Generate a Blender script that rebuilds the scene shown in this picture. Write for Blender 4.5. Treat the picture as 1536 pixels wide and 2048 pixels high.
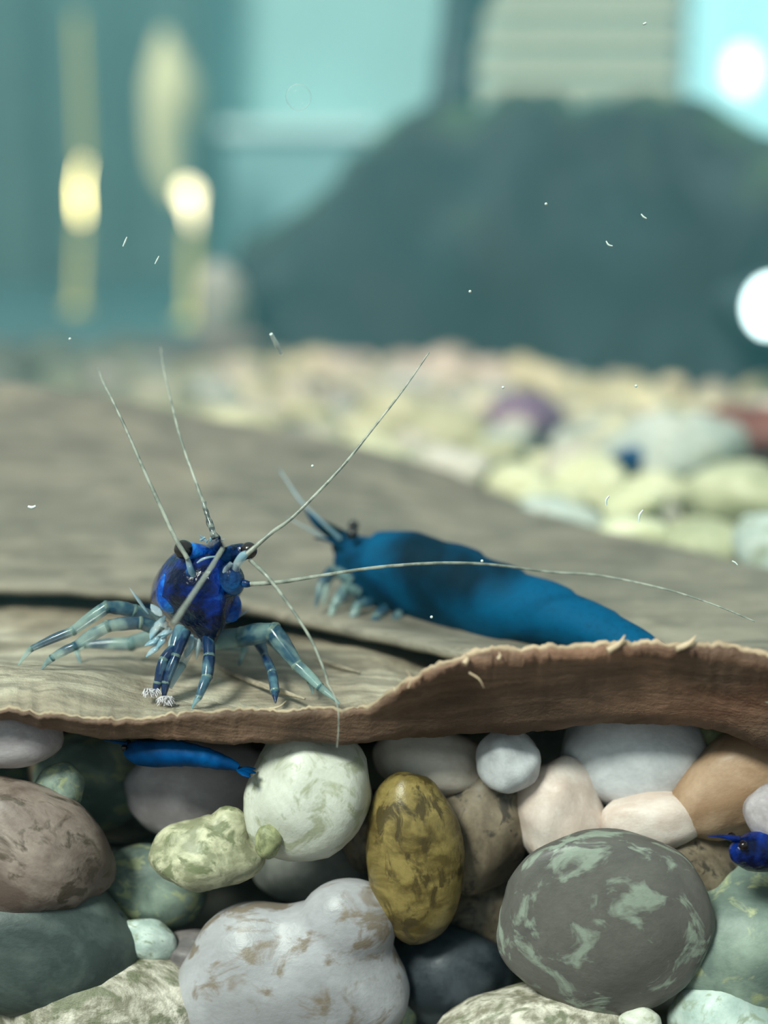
import bpy, math, random
from mathutils import Vector, Matrix, Euler, noise, Quaternion

for o in list(bpy.data.objects):
    bpy.data.objects.remove(o, do_unlink=True)
SC = bpy.context.scene
COL = SC.collection
CM = 0.01                       # every number below is in centimetres unless said otherwise

# ------------------------------------------------------------------ camera
PITCH = math.radians(11.3)
CAM_Z = 2.2
FPX = 2678.0                    # focal length in pixels of the 1536 x 2048 frame
FW = Vector((0, math.cos(PITCH), -math.sin(PITCH)))
UP = Vector((0, math.sin(PITCH), math.cos(PITCH)))
EYE = Vector((0, 0, CAM_Z))
cd = bpy.data.cameras.new('camera')
cam = bpy.data.objects.new('camera', cd)
COL.objects.link(cam)
cam.location = EYE * CM
cam.rotation_euler = (math.pi / 2 - PITCH, 0, 0)
cd.sensor_fit = 'HORIZONTAL'
cd.sensor_width = 36.0
cd.lens = 36.0 * FPX / 1536.0
cd.clip_start = 0.002
cd.clip_end = 50.0
cd.dof.use_dof = True
cd.dof.focus_distance = 6.62 * CM
cd.dof.aperture_fstop = cd.lens / 2.1
SC.camera = cam

# ------------------------------------------------------------------ light
world = bpy.data.worlds.new('world')
SC.world = world
world.use_nodes = True
bg = world.node_tree.nodes['Background']
bg.inputs['Color'].default_value = (0.84, 0.96, 0.97, 1)
bg.inputs['Strength'].default_value = 0.6
sd = bpy.data.lights.new('sun_offscreen', 'SUN')
sd.energy = 5.0
sd.angle = math.radians(14)
sd.color = (1.0, 0.985, 0.89)
sun = bpy.data.objects.new('sun_offscreen', sd)
COL.objects.link(sun)
SUN_FROM = Vector((-0.52, -0.76, 1.0))
sun.rotation_euler = SUN_FROM.to_track_quat('Z', 'Y').to_euler()
sun.location = (0, 0, 1)

SC.view_settings.view_transform = 'Standard'
SC.view_settings.look = 'None'
SC.view_settings.gamma = 1.0
SC.view_settings.use_curve_mapping = False
SC.view_settings.exposure = 0.0

# ------------------------------------------------------------------ helpers
def P(px, py, d):
    """photo pixel + axial depth (cm) -> world point (cm)"""
    return EYE + FW * d + Vector(((px - 768) / FPX * d, 0, 0)) - UP * ((py - 1024) / FPX * d)

def onY(px, py, Y):
    """photo pixel -> point on the vertical plane y = Y"""
    r = P(px, py, 1.0) - EYE
    return EYE + r * (Y / r.y)

def onZ(px, py, z):
    r = P(px, py, 1.0) - EYE
    return EYE + r * ((z - CAM_Z) / r.z)

def depth(p):
    return (p - EYE).dot(FW)

def lerp(a, b, t):
    return a + (b - a) * t

def curve(tab, x):
    """piecewise smooth table lookup"""
    if x <= tab[0][0]:
        return tab[0][1]
    for i in range(len(tab) - 1):
        if x <= tab[i + 1][0]:
            x0, y0 = tab[i]
            x1, y1 = tab[i + 1]
            t = (x - x0) / (x1 - x0)
            m0 = (y1 - tab[i - 1][1]) / (x1 - tab[i - 1][0]) if i > 0 else (y1 - y0) / (x1 - x0)
            m1 = (tab[i + 2][1] - y0) / (tab[i + 2][0] - x0) if i + 2 < len(tab) else (y1 - y0) / (x1 - x0)
            h = x1 - x0
            return ((2*t**3 - 3*t*t + 1) * y0 + (t**3 - 2*t*t + t) * h * m0
                    + (-2*t**3 + 3*t*t) * y1 + (t**3 - t*t) * h * m1)
    return tab[-1][1]

def n3(v, s=1.0, seed=0.0):
    return noise.noise(Vector((v[0] * s + seed, v[1] * s - seed * 0.7, v[2] * s + seed * 1.3)))

def fbm(v, s=1.0, seed=0.0, oct=3):
    a, t, f = 1.0, 0.0, s
    for _ in range(oct):
        t += a * n3(v, f, seed)
        a *= 0.5
        f *= 2.0
    return t

class MB:
    """mesh collector, world centimetres"""
    def __init__(self):
        self.v = []
        self.f = []

    def grid(self, rows, close_u=False, close_v=False, flip=False):
        base = len(self.v)
        nr, nc = len(rows), len(rows[0])
        for r in rows:
            self.v.extend(Vector(p) for p in r)
        for i in range(nr if close_v else nr - 1):
            for j in range(nc if close_u else nc - 1):
                a = base + i * nc + j
                b = base + i * nc + (j + 1) % nc
                c = base + ((i + 1) % nr) * nc + (j + 1) % nc
                d = base + ((i + 1) % nr) * nc + j
                self.f.append((a, d, c, b) if flip else (a, b, c, d))
        return base

    def cap(self, ring, flip=False):
        c = sum((Vector(p) for p in ring), Vector()) / len(ring)
        base = len(self.v)
        self.v.extend(Vector(p) for p in ring)
        self.v.append(c)
        n = len(ring)
        for i in range(n):
            t = (base + i, base + (i + 1) % n, base + n)
            self.f.append(t[::-1] if flip else t)

    def tube(self, pts, rad, sides=10, sub=6, wob=0.0, seed=0.0, flat=1.0):
        P_, R_ = spline(pts, rad, sub)
        up = None
        rows = []
        for i, p in enumerate(P_):
            t = (P_[min(i + 1, len(P_) - 1)] - P_[max(i - 1, 0)])
            if t.length < 1e-9:
                t = Vector((0, 0, 1))
            t.normalize()
            if up is None:
                up = Vector((0, 0, 1)) if abs(t.z) < 0.9 else Vector((1, 0, 0))
            up = (up - t * up.dot(t))
            up.normalize()
            sd_ = t.cross(up)
            r = R_[i]
            row = []
            for k in range(sides):
                a = 2 * math.pi * k / sides
                rr = r * (1 + wob * n3(p, 30.0, seed + k * 0.9))
                row.append(p + up * (math.cos(a) * rr * flat) + sd_ * (math.sin(a) * rr))
            rows.append(row)
        self.grid(rows, close_u=True, flip=True)
        self.cap(rows[0])
        self.cap(rows[-1], flip=True)
        return self

    def ball(self, c, r, rot=None, nu=20, nv=12):
        c = Vector(c)
        r = Vector((r, r, r)) if isinstance(r, (int, float)) else Vector(r)
        rows = []
        for i in range(nv + 1):
            th = math.pi * i / nv
            row = []
            for j in range(nu):
                a = 2 * math.pi * j / nu
                q = Vector((math.sin(th) * math.cos(a) * r.x, math.sin(th) * math.sin(a) * r.y, math.cos(th) * r.z))
                if rot is not None:
                    q = rot @ q
                row.append(c + q)
            rows.append(row)
        self.grid(rows, close_u=True, flip=True)
        return self

    def box(self, lo, hi):
        b = len(self.v)
        for z in (lo[2], hi[2]):
            for y in (lo[1], hi[1]):
                for x in (lo[0], hi[0]):
                    self.v.append(Vector((x, y, z)))
        for q in ((0, 2, 3, 1), (4, 5, 7, 6), (0, 1, 5, 4), (2, 6, 7, 3), (0, 4, 6, 2), (1, 3, 7, 5)):
            self.f.append(tuple(b + i for i in q))
        return self

    def build(self, name, m, parent=None, origin=None, smooth=True):
        if parent is not None:
            origin = Vector(parent['_o'])
        elif origin is None:
            lo = Vector((min(p[i] for p in self.v) for i in range(3)))
            hi = Vector((max(p[i] for p in self.v) for i in range(3)))
            origin = Vector(((lo.x + hi.x) / 2, (lo.y + hi.y) / 2, lo.z))
        me = bpy.data.meshes.new(name)
        me.from_pydata([(p - origin) * CM for p in self.v], [], self.f)
        me.update()
        if smooth:
            me.polygons.foreach_set('use_smooth', [True] * len(me.polygons))
        me.materials.append(m)
        o = bpy.data.objects.new(name, me)
        COL.objects.link(o)
        if parent is not None:
            o.parent = parent
            o['_o'] = tuple(origin)
        else:
            o.location = origin * CM
            o['_o'] = tuple(origin)
        return o

def spline(pts, rad, sub):
    n = len(pts)
    pts = [Vector(p) for p in pts]
    if isinstance(rad, (int, float)):
        rad = [rad] * n
    if sub <= 1 or n < 3:
        if n == 2 and sub > 1:
            return ([pts[0].lerp(pts[1], i / sub) for i in range(sub + 1)],
                    [lerp(rad[0], rad[1], i / sub) for i in range(sub + 1)])
        return pts, list(rad)
    oP, oR = [], []
    for i in range(n - 1):
        p0 = pts[i - 1] if i else pts[0] * 2 - pts[1]
        p1, p2 = pts[i], pts[i + 1]
        p3 = pts[i + 2] if i + 2 < n else pts[-1] * 2 - pts[-2]
        for k in range(sub):
            t = k / sub
            q = 0.5 * ((2 * p1) + (p2 - p0) * t + (2*p0 - 5*p1 + 4*p2 - p3) * t*t + (3*p1 - p0 - 3*p2 + p3) * t**3)
            oP.append(q)
            oR.append(lerp(rad[i], rad[i + 1], t))
    oP.append(pts[-1])
    oR.append(rad[-1])
    return oP, oR

def empty(name, at):
    o = bpy.data.objects.new(name, None)
    COL.objects.link(o)
    o.empty_display_size = 0.005
    o.location = Vector(at) * CM
    o['_o'] = tuple(at)
    return o

def tag(o, label, cat, group=None, kind=None):
    o["label"] = label
    o['category'] = cat
    if group:
        o['group'] = group
    if kind:
        o['kind'] = kind
    return o

def struct(o, label=None):
    o['kind'] = 'structure'
    if label:
        o['label'] = label
    return o

# ------------------------------------------------------------------ materials
class M:
    """small node-graph builder"""
    def __init__(self, name):
        self.m = bpy.data.materials.new(name)
        self.m.use_nodes = True
        self.t = self.m.node_tree
        self.n = self.t.nodes
        self.b = self.n['Principled BSDF']
        self.out = self.n['Material Output']
        tc = self.n.new('ShaderNodeTexCoord')
        self.obj = tc.outputs['Object']

    def link(self, a, b):
        self.t.links.new(a, b)

    def map(self, scale=(1, 1, 1), rot=(0, 0, 0), src=None):
        n = self.n.new('ShaderNodeMapping')
        n.inputs['Scale'].default_value = scale
        n.inputs['Rotation'].default_value = rot
        self.link(src or self.obj, n.inputs['Vector'])
        return n.outputs['Vector']

    def rnd(self, vec):
        """shift a texture by the object's own random number so copies differ"""
        oi = self.n.new('ShaderNodeObjectInfo')
        mu = self.n.new('ShaderNodeMath')
        mu.operation = 'MULTIPLY'
        mu.inputs[1].default_value = 37.0
        self.link(oi.outputs['Random'], mu.inputs[0])
        ad = self.n.new('ShaderNodeVectorMath')
        ad.operation = 'ADD'
        self.link(vec, ad.inputs[0])
        self.link(mu.outputs[0], ad.inputs[1])
        return ad.outputs[0]

    def noise(self, vec, scale, detail=4, rough=0.55, dist=0.0):
        n = self.n.new('ShaderNodeTexNoise')
        n.inputs['Scale'].default_value = scale
        n.inputs['Detail'].default_value = detail
        n.inputs['Roughness'].default_value = rough
        n.inputs['Distortion'].default_value = dist
        self.link(vec, n.inputs['Vector'])
        return n.outputs['Fac']

    def ramp(self, fac, stops):
        r = self.n.new('ShaderNodeValToRGB')
        e = r.color_ramp.elements
        while len(e) < len(stops):
            e.new(0.5)
        for el, (p, c) in zip(e, stops):
            el.position = p
            el.color = (c[0], c[1], c[2], 1) if not isinstance(c, (int, float)) else (c, c, c, 1)
        self.link(fac, r.inputs['Fac'])
        return r.outputs['Color']

    def mix(self, fac, a, b):
        n = self.n.new('ShaderNodeMix')
        n.data_type = 'RGBA'
        for s, v in ((n.inputs['Factor'], fac), (n.inputs['A'], a), (n.inputs['B'], b)):
            if isinstance(v, (int, float)):
                s.default_value = v
            elif isinstance(v, tuple):
                s.default_value = (v[0], v[1], v[2], 1)
            else:
                self.link(v, s)
        # Mix node keeps separate sockets per type; pick the colour ones explicitly
        return n

    def cmix(self, fac, a, b):
        n = self.n.new('ShaderNodeMixRGB')
        for s, v in ((n.inputs[0], fac), (n.inputs[1], a), (n.inputs[2], b)):
            if isinstance(v, (int, float)):
                s.default_value = v
            elif isinstance(v, (tuple, list)):
                s.default_value = (v[0], v[1], v[2], 1)
            else:
                self.link(v, s)
        return n.outputs[0]

    def color(self, c):
        if isinstance(c, (tuple, list)):
            self.b.inputs['Base Color'].default_value = (c[0], c[1], c[2], 1)
        else:
            self.link(c, self.b.inputs['Base Color'])
        return self

    def set(self, **k):
        names = dict(rough='Roughness', metal='Metallic', alpha='Alpha', trans='Transmission Weight', ior='IOR',
                     coat='Coat Weight', coat_rough='Coat Roughness', spec='Specular IOR Level', sss='Subsurface Weight',
                     sheen='Sheen Weight', emit='Emission Strength')
        for a, v in k.items():
            s = self.b.inputs[names[a]]
            if isinstance(v, (int, float)):
                s.default_value = v
            else:
                self.link(v, s)
        return self

    def bump(self, fac, strength=0.3, dist=0.0005):
        n = self.n.new('ShaderNodeBump')
        n.inputs['Strength'].default_value = strength
        n.inputs['Distance'].default_value = dist
        self.link(fac, n.inputs['Height'])
        self.link(n.outputs['Normal'], self.b.inputs['Normal'])
        return self

def srgb(r, g, b):
    f = lambda c: (c / 255 / 12.92) if c / 255 <= 0.04045 else ((c / 255 + 0.055) / 1.055) ** 2.4
    return (f(r), f(g), f(b))

def stone(name, c1, c2, c3=None, scale=1.6, streak=None, rough=0.42, lo=0.4, hi=0.62, bump=0.10):
    """wet pebble on unit-sphere coordinates"""
    m = M(name)
    v = m.rnd(m.map())
    if streak:
        vs = m.rnd(m.map(scale=streak[0], rot=streak[1]))
        f = m.noise(vs, scale, 5, 0.62, 0.4)
    else:
        f = m.noise(v, scale, 5, 0.6, 0.3)
    c = m.ramp(f, [(lo, c1), (hi, c2)])
    if c3:
        g = m.noise(v, 2.4, 4, 0.6, 0.6)
        c = m.cmix(m.ramp(g, [(0.53, 0.0), (0.62, 0.9)]), c, c3)
    fine = m.noise(v, 14, 4, 0.65)
    c = m.cmix(m.ramp(fine, [(0.35, 0.0), (0.75, 0.16)]), c, (c1[0] * 0.45, c1[1] * 0.45, c1[2] * 0.42))
    m.color(c).set(rough=rough + 0.1, coat=0.06, coat_rough=0.25, spec=0.3)
    m.bump(fine, bump, 0.0006)
    return m.m

def glow(name, c, s):
    m = M(name)
    e = m.n.new('ShaderNodeEmission')
    e.inputs['Color'].default_value = (c[0], c[1], c[2], 1)
    e.inputs['Strength'].default_value = s
    m.link(e.outputs[0], m.out.inputs['Surface'])
    return m.m

def plain(name, c, rough=0.6, bump=0.0, var=0.15, scale=3.0, unit=100.0):
    m = M(name)
    f = m.noise(m.map(scale=(unit, unit, unit)), scale, 4)
    d = tuple(x * (1 - var) for x in c)
    m.color(m.cmix(m.ramp(f, [(0.35, 0.0), (0.65, 1.0)]), d, c)).set(rough=rough)
    if bump:
        m.bump(f, bump, 0.0005)
    return m.m

# ------------------------------------------------------------------ the tank and the room behind it
BED = -0.12                      # level of the gravel surface
BACK = 31.0                      # tank's rear glass
FRONT = 5.95                     # inner face of the tank's front glass
SIDE = 11.0

def glass_mat():
    m = M('tank_glass')
    tr = m.n.new('ShaderNodeBsdfTransparent')
    tr.inputs['Color'].default_value = (0.95, 0.985, 0.98, 1)
    gl = m.n.new('ShaderNodeBsdfGlossy')
    gl.inputs['Roughness'].default_value = 0.02
    fr = m.n.new('ShaderNodeFresnel')
    fr.inputs['IOR'].default_value = 1.15
    mx = m.n.new('ShaderNodeMixShader')
    m.link(fr.outputs[0], mx.inputs[0])
    m.link(tr.outputs[0], mx.inputs[1])
    m.link(gl.outputs[0], mx.inputs[2])
    m.link(mx.outputs[0], m.out.inputs['Surface'])
    return m.m
GLASS = glass_mat()
def clean_glass_mat():
    m = M('clean_glass')
    tr = m.n.new('ShaderNodeBsdfTransparent')
    tr.inputs['Color'].default_value = (0.955, 0.985, 0.985, 1)
    m.n.remove(m.b)
    m.link(tr.outputs[0], m.out.inputs['Surface'])
    return m.m
CLEAN = clean_glass_mat()

sand = plain('tank_floor_silt', srgb(70, 74, 66), 0.9, 0.4)
struct(MB().box((-SIDE, FRONT, -3.0), (SIDE, BACK, -2.6)).build('floor', sand, smooth=False))
struct(MB().box((-SIDE, BACK, -2.6), (SIDE, BACK + 0.5, 16)).build('wall_back', CLEAN, smooth=False))
struct(MB().box((-SIDE - 0.5, FRONT, -2.6), (-SIDE, BACK, 16)).build('wall_left', GLASS, smooth=False))
struct(MB().box((SIDE, FRONT, -2.6), (SIDE + 0.5, BACK, 16)).build('wall_right', GLASS, smooth=False))
WITH_FRONT = True
if WITH_FRONT:
    struct(MB().box((-SIDE - 0.5, FRONT - 0.4, -3.0), (SIDE + 0.5, FRONT, 16)).build('wall_front', CLEAN, smooth=False))

def water_mat():
    m = M('tank_water')
    sc = m.n.new('ShaderNodeVolumeScatter')
    sc.inputs['Color'].default_value = (0.20, 0.80, 0.93, 1)
    sc.inputs['Density'].default_value = 1.75
    sc.inputs['Anisotropy'].default_value = 0.2
    m.n.remove(m.b)
    m.link(sc.outputs[0], m.out.inputs['Volume'])
    return m.m
WITH_WATER = True
if WITH_WATER:
    w = MB().box((-SIDE + 0.02, FRONT + 0.02, -2.58), (SIDE - 0.02, BACK - 0.02, 14)).build('tank_water', water_mat(), smooth=False)
    tag(w, 'hazy teal water filling the tank around the shrimp and stones', 'water', kind='stuff')

# unseen table under the tank, added to block light from below
tb = empty('table', (0, 10, -76))
woodm = plain('unseen_table_wood', srgb(74, 58, 46), 0.6, 0.1, 0.3, 0.2)
MB().box((-60, -25, -5.4), (60, 45, -3.02)).build('unseen_table_top', woodm, tb, smooth=False)
for lx in (-56, 51):
    for ly in (-21, 36):
        MB().box((lx, ly, -76), (lx + 5, ly + 5, -5.4)).build('leg', woodm, tb, smooth=False)
tag(tb, 'unseen dark wooden table added under the fish tank to block light', 'table')

RY = 300.0                       # room wall behind the tank, three metres off
def room(px, py, Y=RY):
    return onY(px, py, Y)

wallm = plain('pale_blue_wall', srgb(140, 192, 194), 0.8, 0, 0.08, 0.05)
struct(MB().box((-260, RY, -90), (260, RY + 8, 170)).build('wall_behind', wallm, smooth=False))

# dark curtain with vertical folds
def curtain(px0, px1, py0, py1, Y, m, label):
    a, b = room(px0, py0, Y), room(px1, py1, Y)
    top, bot = [], []
    rows_f, rows_b = [], []
    n = 90
    for z in (b.z, lerp(b.z, a.z, 0.33), lerp(b.z, a.z, 0.66), a.z):
        rf, rb = [], []
        for i in range(n + 1):
            x = lerp(a.x, b.x, i / n)
            yy = Y + 1.2 * math.sin(x * 0.35) + 0.5 * math.sin(x * 0.9 + 1) 
            rf.append((x, yy, z))
            rb.append((x, yy + 0.4, z))
        rows_f.append(rf + rb[::-1])
    mb = MB()
    mb.grid(rows_f, close_u=True)
    mb.cap(rows_f[0], flip=True)
    mb.cap(rows_f[-1])
    return tag(mb.build('curtain', m), label, 'curtain')
curtain(-260, 425, -420, 560, RY - 12, plain('curtain_cloth', srgb(68, 98, 98), 0.9, 0, 0.15, 0.1),
        'dark teal grey curtain hanging behind the two glowing streaks')

# pale low cabinet in front of the wall
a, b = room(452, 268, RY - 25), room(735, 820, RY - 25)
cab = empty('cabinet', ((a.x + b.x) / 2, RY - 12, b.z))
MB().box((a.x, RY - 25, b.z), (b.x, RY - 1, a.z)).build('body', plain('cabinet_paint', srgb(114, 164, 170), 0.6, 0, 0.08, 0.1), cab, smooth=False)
MB().box((a.x - 1.2, RY - 26.5, a.z), (b.x + 1.2, RY - 1, a.z + 1.8)).build('glare_board', plain('glare_board_pale', srgb(200, 236, 238), 0.4, 0, 0.05, 0.1), cab, smooth=False)  # bright glare line put into the pale colour of the board
tag(cab, 'pale blue cabinet with a glare line put into its pale top board behind the rock', 'cabinet')

# cream slatted blind
blm = plain('blind_cream', srgb(184, 194, 170), 0.7, 0, 0.08, 0.1)
a, b = room(955, -420, RY - 8), room(1352, 250, RY - 8)
bl = empty('window_blind', ((a.x + b.x) / 2, RY - 8, b.z))
nsl = 11
for i in range(nsl):
    z0 = lerp(b.z, a.z, i / nsl)
    z1 = lerp(b.z, a.z, (i + 1) / nsl) - 1.8
    mb = MB()
    rows = []
    for x in (a.x, b.x):
        ring = []
        for k in range(9):
            t = k / 8
            ring.append((x, RY - 8 - 0.9 * math.sin(math.pi * t) - 0.6 * t, lerp(z0, z1, t)))
        for k in range(8, -1, -1):
            t = k / 8
            ring.append((x, RY - 7.6 - 0.9 * math.sin(math.pi * t) - 0.6 * t, lerp(z0, z1, t)))
        rows.append(ring)
    mb.grid(rows, close_u=True)
    mb.cap(rows[0], flip=True)
    mb.cap(rows[1])
    mb.build('slat', blm, bl)
MB().box((a.x - 0.5, RY - 9.5, b.z - 2.0), (b.x + 0.5, RY - 7, b.z)).build('bottom_rail', blm, bl, smooth=False)
tag(bl, 'cream slatted window blind hanging above the dark rock', 'blind')

# bright window with its frame
a, b = room(1395, -420, RY - 2), room(1800, 420, RY - 2)
fm = plain('window_frame_paint', srgb(96, 150, 158), 0.5, 0, 0.1, 0.1)
win = empty('window_1', ((a.x + b.x) / 2, RY - 2, b.z))
struct(win)
MB().box((a.x, RY - 1.5, b.z), (b.x, RY - 0.5, a.z)).build('pane', glow('daylit_pane', (0.42, 0.95, 1.0), 1.5), win, smooth=False)
for lo, hi in (((a.x - 3, RY - 5, b.z - 3), (a.x, RY, a.z + 3)), ((b.x, RY - 5, b.z - 3), (b.x + 3, RY, a.z + 3)),
               ((a.x, RY - 5, b.z - 3), (b.x, RY, b.z)), ((a.x, RY - 5, a.z), (b.x, RY, a.z + 3))):
    MB().box(lo, hi).build('frame', fm, win, smooth=False)

# glowing shapes added for bright glints and reflections
def lathe(mb, axis_pts, n=20):
    rows = []
    for c, r in axis_pts:
        rows.append([(c[0] + r * math.cos(2 * math.pi * k / n), c[1] + r * math.sin(2 * math.pi * k / n), c[2]) for k in range(n)])
    mb.grid(rows, close_u=True)
    mb.cap(rows[0], flip=True)
    mb.cap(rows[-1])
    return mb

tail_yellow = plain('glint_tail_yellow', srgb(206, 206, 110), 0.4, 0, 0.1, 0.3)  # yellow tails of the glints put into the stem colour
def reflected_streak():  # glowing tube added in place of a streak reflected in the side glass
    Y = RY - 40
    top, bt, bb, bot = room(170, -260, Y), room(167, 322, Y), room(162, 440, Y), room(155, 620, Y)
    t = empty('reflected_streak', bot)
    lathe(MB(), [((bt.x, Y, bt.z + 26), 0.7), ((bt.x, Y, bt.z), 0.7)][::-1]).build('stem', tail_yellow, t)
    lathe(MB(), [((bb.x, Y, bb.z), 0.2), ((bb.x, Y, lerp(bb.z, bt.z, 0.3)), 0.45), ((bb.x, Y, lerp(bb.z, bt.z, 0.6)), 0.3),
                 ((bt.x, Y, bt.z), 0.12)]).build('streak_core', glow('streak_glow', (1.0, 0.98, 0.42), 16), t)
    lathe(MB(), [((bot.x, Y, bot.z), 2.2), ((bot.x, Y, bot.z + 0.8), 2.2), ((bot.x, Y, bot.z + 1.2), 0.8), ((bb.x, Y, bb.z), 0.6)]).build('streak_base', tail_yellow, t)
    tag(t, 'added yellow white glowing tube standing in for a reflected streak beside a curtain', 'added_glow')
reflected_streak()

def reflected_patch():  # glow and cream body added in place of a second reflected glint
    Y = RY - 45
    def c(px, py):
        return room(px, py, Y)
    bot = c(395, 640)
    t = empty('reflected_patch', bot)
    sh = [(c(352, 400), 1.0), (c(332, 345), 2.6), (c(330, 270), 3.4), (c(345, 215), 5.0), (c(345, 165), 5.0), (c(335, 110), 2.8), (c(328, 62), 0.8)]
    lathe(MB(), [((q.x, Y, q.z), r) for q, r in sh]).build('cream_patch', plain('patch_cream', srgb(196, 206, 164), 0.8, 0, 0.06, 0.1), t)
    bb, bt = c(396, 455), c(388, 372)
    lathe(MB(), [((bb.x + 0.3, Y - 8, bb.z), 0.2), ((bb.x, Y - 8, lerp(bb.z, bt.z, 0.4)), 0.7), ((bt.x, Y - 8, lerp(bb.z, bt.z, 0.8)), 1.7),
                 ((bt.x, Y - 8, bt.z), 0.9)]).build('glint', glow('patch_glow', (1.0, 1.0, 0.62), 6.5), t)
    lathe(MB(), [((bot.x, Y - 8, bot.z), 2.6), ((bot.x, Y - 8, bot.z + 0.8), 2.6), ((bot.x, Y - 8, bot.z + 1.4), 0.9), ((bb.x, Y - 8, bb.z), 0.8)]).build('stem', tail_yellow, t)
    tag(t, 'added stand-in for a side glass reflection, a tall cream patch and a bright glint', 'added_glow')
reflected_patch()

def window_core_globe(px, py, r, Y, s, col, label):  # added glowing globe that makes the window's blown-out white core
    c = room(px, py, Y)
    t = empty('window_core_globe', (c.x, c.y, c.z))
    MB().ball(c, (r, r, r * 1.6)).build('added_globe', glow('window_core_glow', col, s), t)
    lathe(MB(), [((c.x, c.y, c.z + r * 1.1), 0.9), ((c.x, c.y, c.z + r * 1.1 + 2), 1.0), ((c.x, c.y, c.z + r * 1.1 + 3), 0.25), ((c.x, c.y, c.z + 60), 0.25)]).build('added_globe_cord', fm, t)
    tag(t, label, 'added_glow')
window_core_globe(1484, 140, 2.6, RY - 30, 4, (0.8, 1.0, 1.0), 'white glowing globe added for the blown-out core of the bright window')

# ------------------------------------------------------------------ rock, stem and pale stone at the back
def rock_mat():
    m = M('dark_rock')
    v = m.map(scale=(100, 100, 100))
    f = m.noise(v, 0.5, 6, 0.6, 0.4)
    c = m.ramp(f, [(0.35, srgb(10, 24, 28)), (0.55, srgb(24, 44, 50)), (0.7, srgb(38, 62, 70))])
    # algae on faces that look upwards
    g = m.n.new('ShaderNodeNewGeometry')
    sx = m.n.new('ShaderNodeSeparateXYZ')
    m.link(g.outputs['Normal'], sx.inputs[0])
    al = m.noise(v, 0.8, 4)
    mu = m.n.new('ShaderNodeMath')
    mu.operation = 'MULTIPLY'
    m.link(m.ramp(sx.outputs['Z'], [(0.45, 0.0), (0.8, 1.0)]), mu.inputs[0])
    m.link(m.ramp(al, [(0.4, 0.0), (0.6, 0.8)]), mu.inputs[1])
    m.color(m.cmix(mu.outputs[0], c, srgb(58, 92, 66))).set(rough=0.8)
    m.bump(m.noise(v, 3, 5), 0.5, 0.002)
    return m.m

def big_rock():
    top = [(436, 690), (452, 655), (458, 560), (464, 496), (520, 466), (600, 430), (645, 385), (700, 315), (770, 258), (840, 222), (900, 212), (960, 222),
           (1015, 188), (1060, 184), (1110, 192), (1150, 216), (1230, 206), (1320, 190), (1400, 212), (1500, 258), (1600, 300), (1750, 420), (1900, 640)]
    fr = [(436, 27.6), (800, 25.0), (1200, 22.0), (1536, 19.6), (1900, 19.0)]
    rows = []
    px = 436.0
    while px <= 1900:
        df = curve(fr, px)
        dc = df + 2.2
        c = P(px, curve(top, px), dc)
        zb = BED - 0.6
        H = max(c.z - zb, 0.3)
        x0 = c.x
        row = []
        for k in range(41):
            t = math.pi * k / 40
            yy = c.y - 2.4 * math.copysign(abs(math.cos(t)) ** 0.75, math.cos(t))
            zz = zb + H * math.sin(t) ** 0.62
            p = Vector((x0 * yy / c.y, yy, zz))
            q = fbm(p, 0.55, 3.0, 4) * 0.55 * math.sin(t) ** 0.3
            edge = min(1.0, (px - 436) / 60)
            p += Vector((0.25 * n3(p, 0.8, 9), -q * edge, 0.22 * n3(p, 1.6, 5) * math.sin(t)))
            row.append(p)
        rows.append(row)
        px += 12
    mb = MB()
    mb.grid(rows, flip=False)
    mb.cap(rows[0])
    mb.cap(rows[-1], flip=True)
    o = mb.build('rock', rock_mat())
    tag(o, 'large dark teal rock with green algae along its top', 'rock')
big_rock()

stemm = plain('dark_stem', srgb(52, 78, 86), 0.7, 0.3, 0.3, 1.0)
mb = MB().tube([P(893, 262, 26.6), P(905, 205, 26.6), P(912, 120, 26.6), P(926, 20, 26.4), P(938, -60, 26.2), P(960, -220, 26)],
               [0.5, 0.47, 0.43, 0.43, 0.45, 0.45], 14, 8, 0.25)
mb.tube([P(925, 60, 26.4), P(990, -60, 26.2), P(1040, -200, 26)], [0.25, 0.18, 0.12], 10, 6, 0.2)
tag(mb.build('driftwood_stem', stemm), 'dark driftwood stem leaning up from the big rock', 'driftwood')

# ------------------------------------------------------------------ pebbles
import bmesh
def ico(sub):
    bm = bmesh.new()
    bmesh.ops.create_icosphere(bm, subdivisions=sub, radius=1.0)
    vs = [v.co.copy() for v in bm.verts]
    fs = [tuple(v.index for v in f.verts) for f in bm.faces]
    bm.free()
    return vs, fs
ICO = {s: ico(s) for s in (3, 4, 5)}

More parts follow.
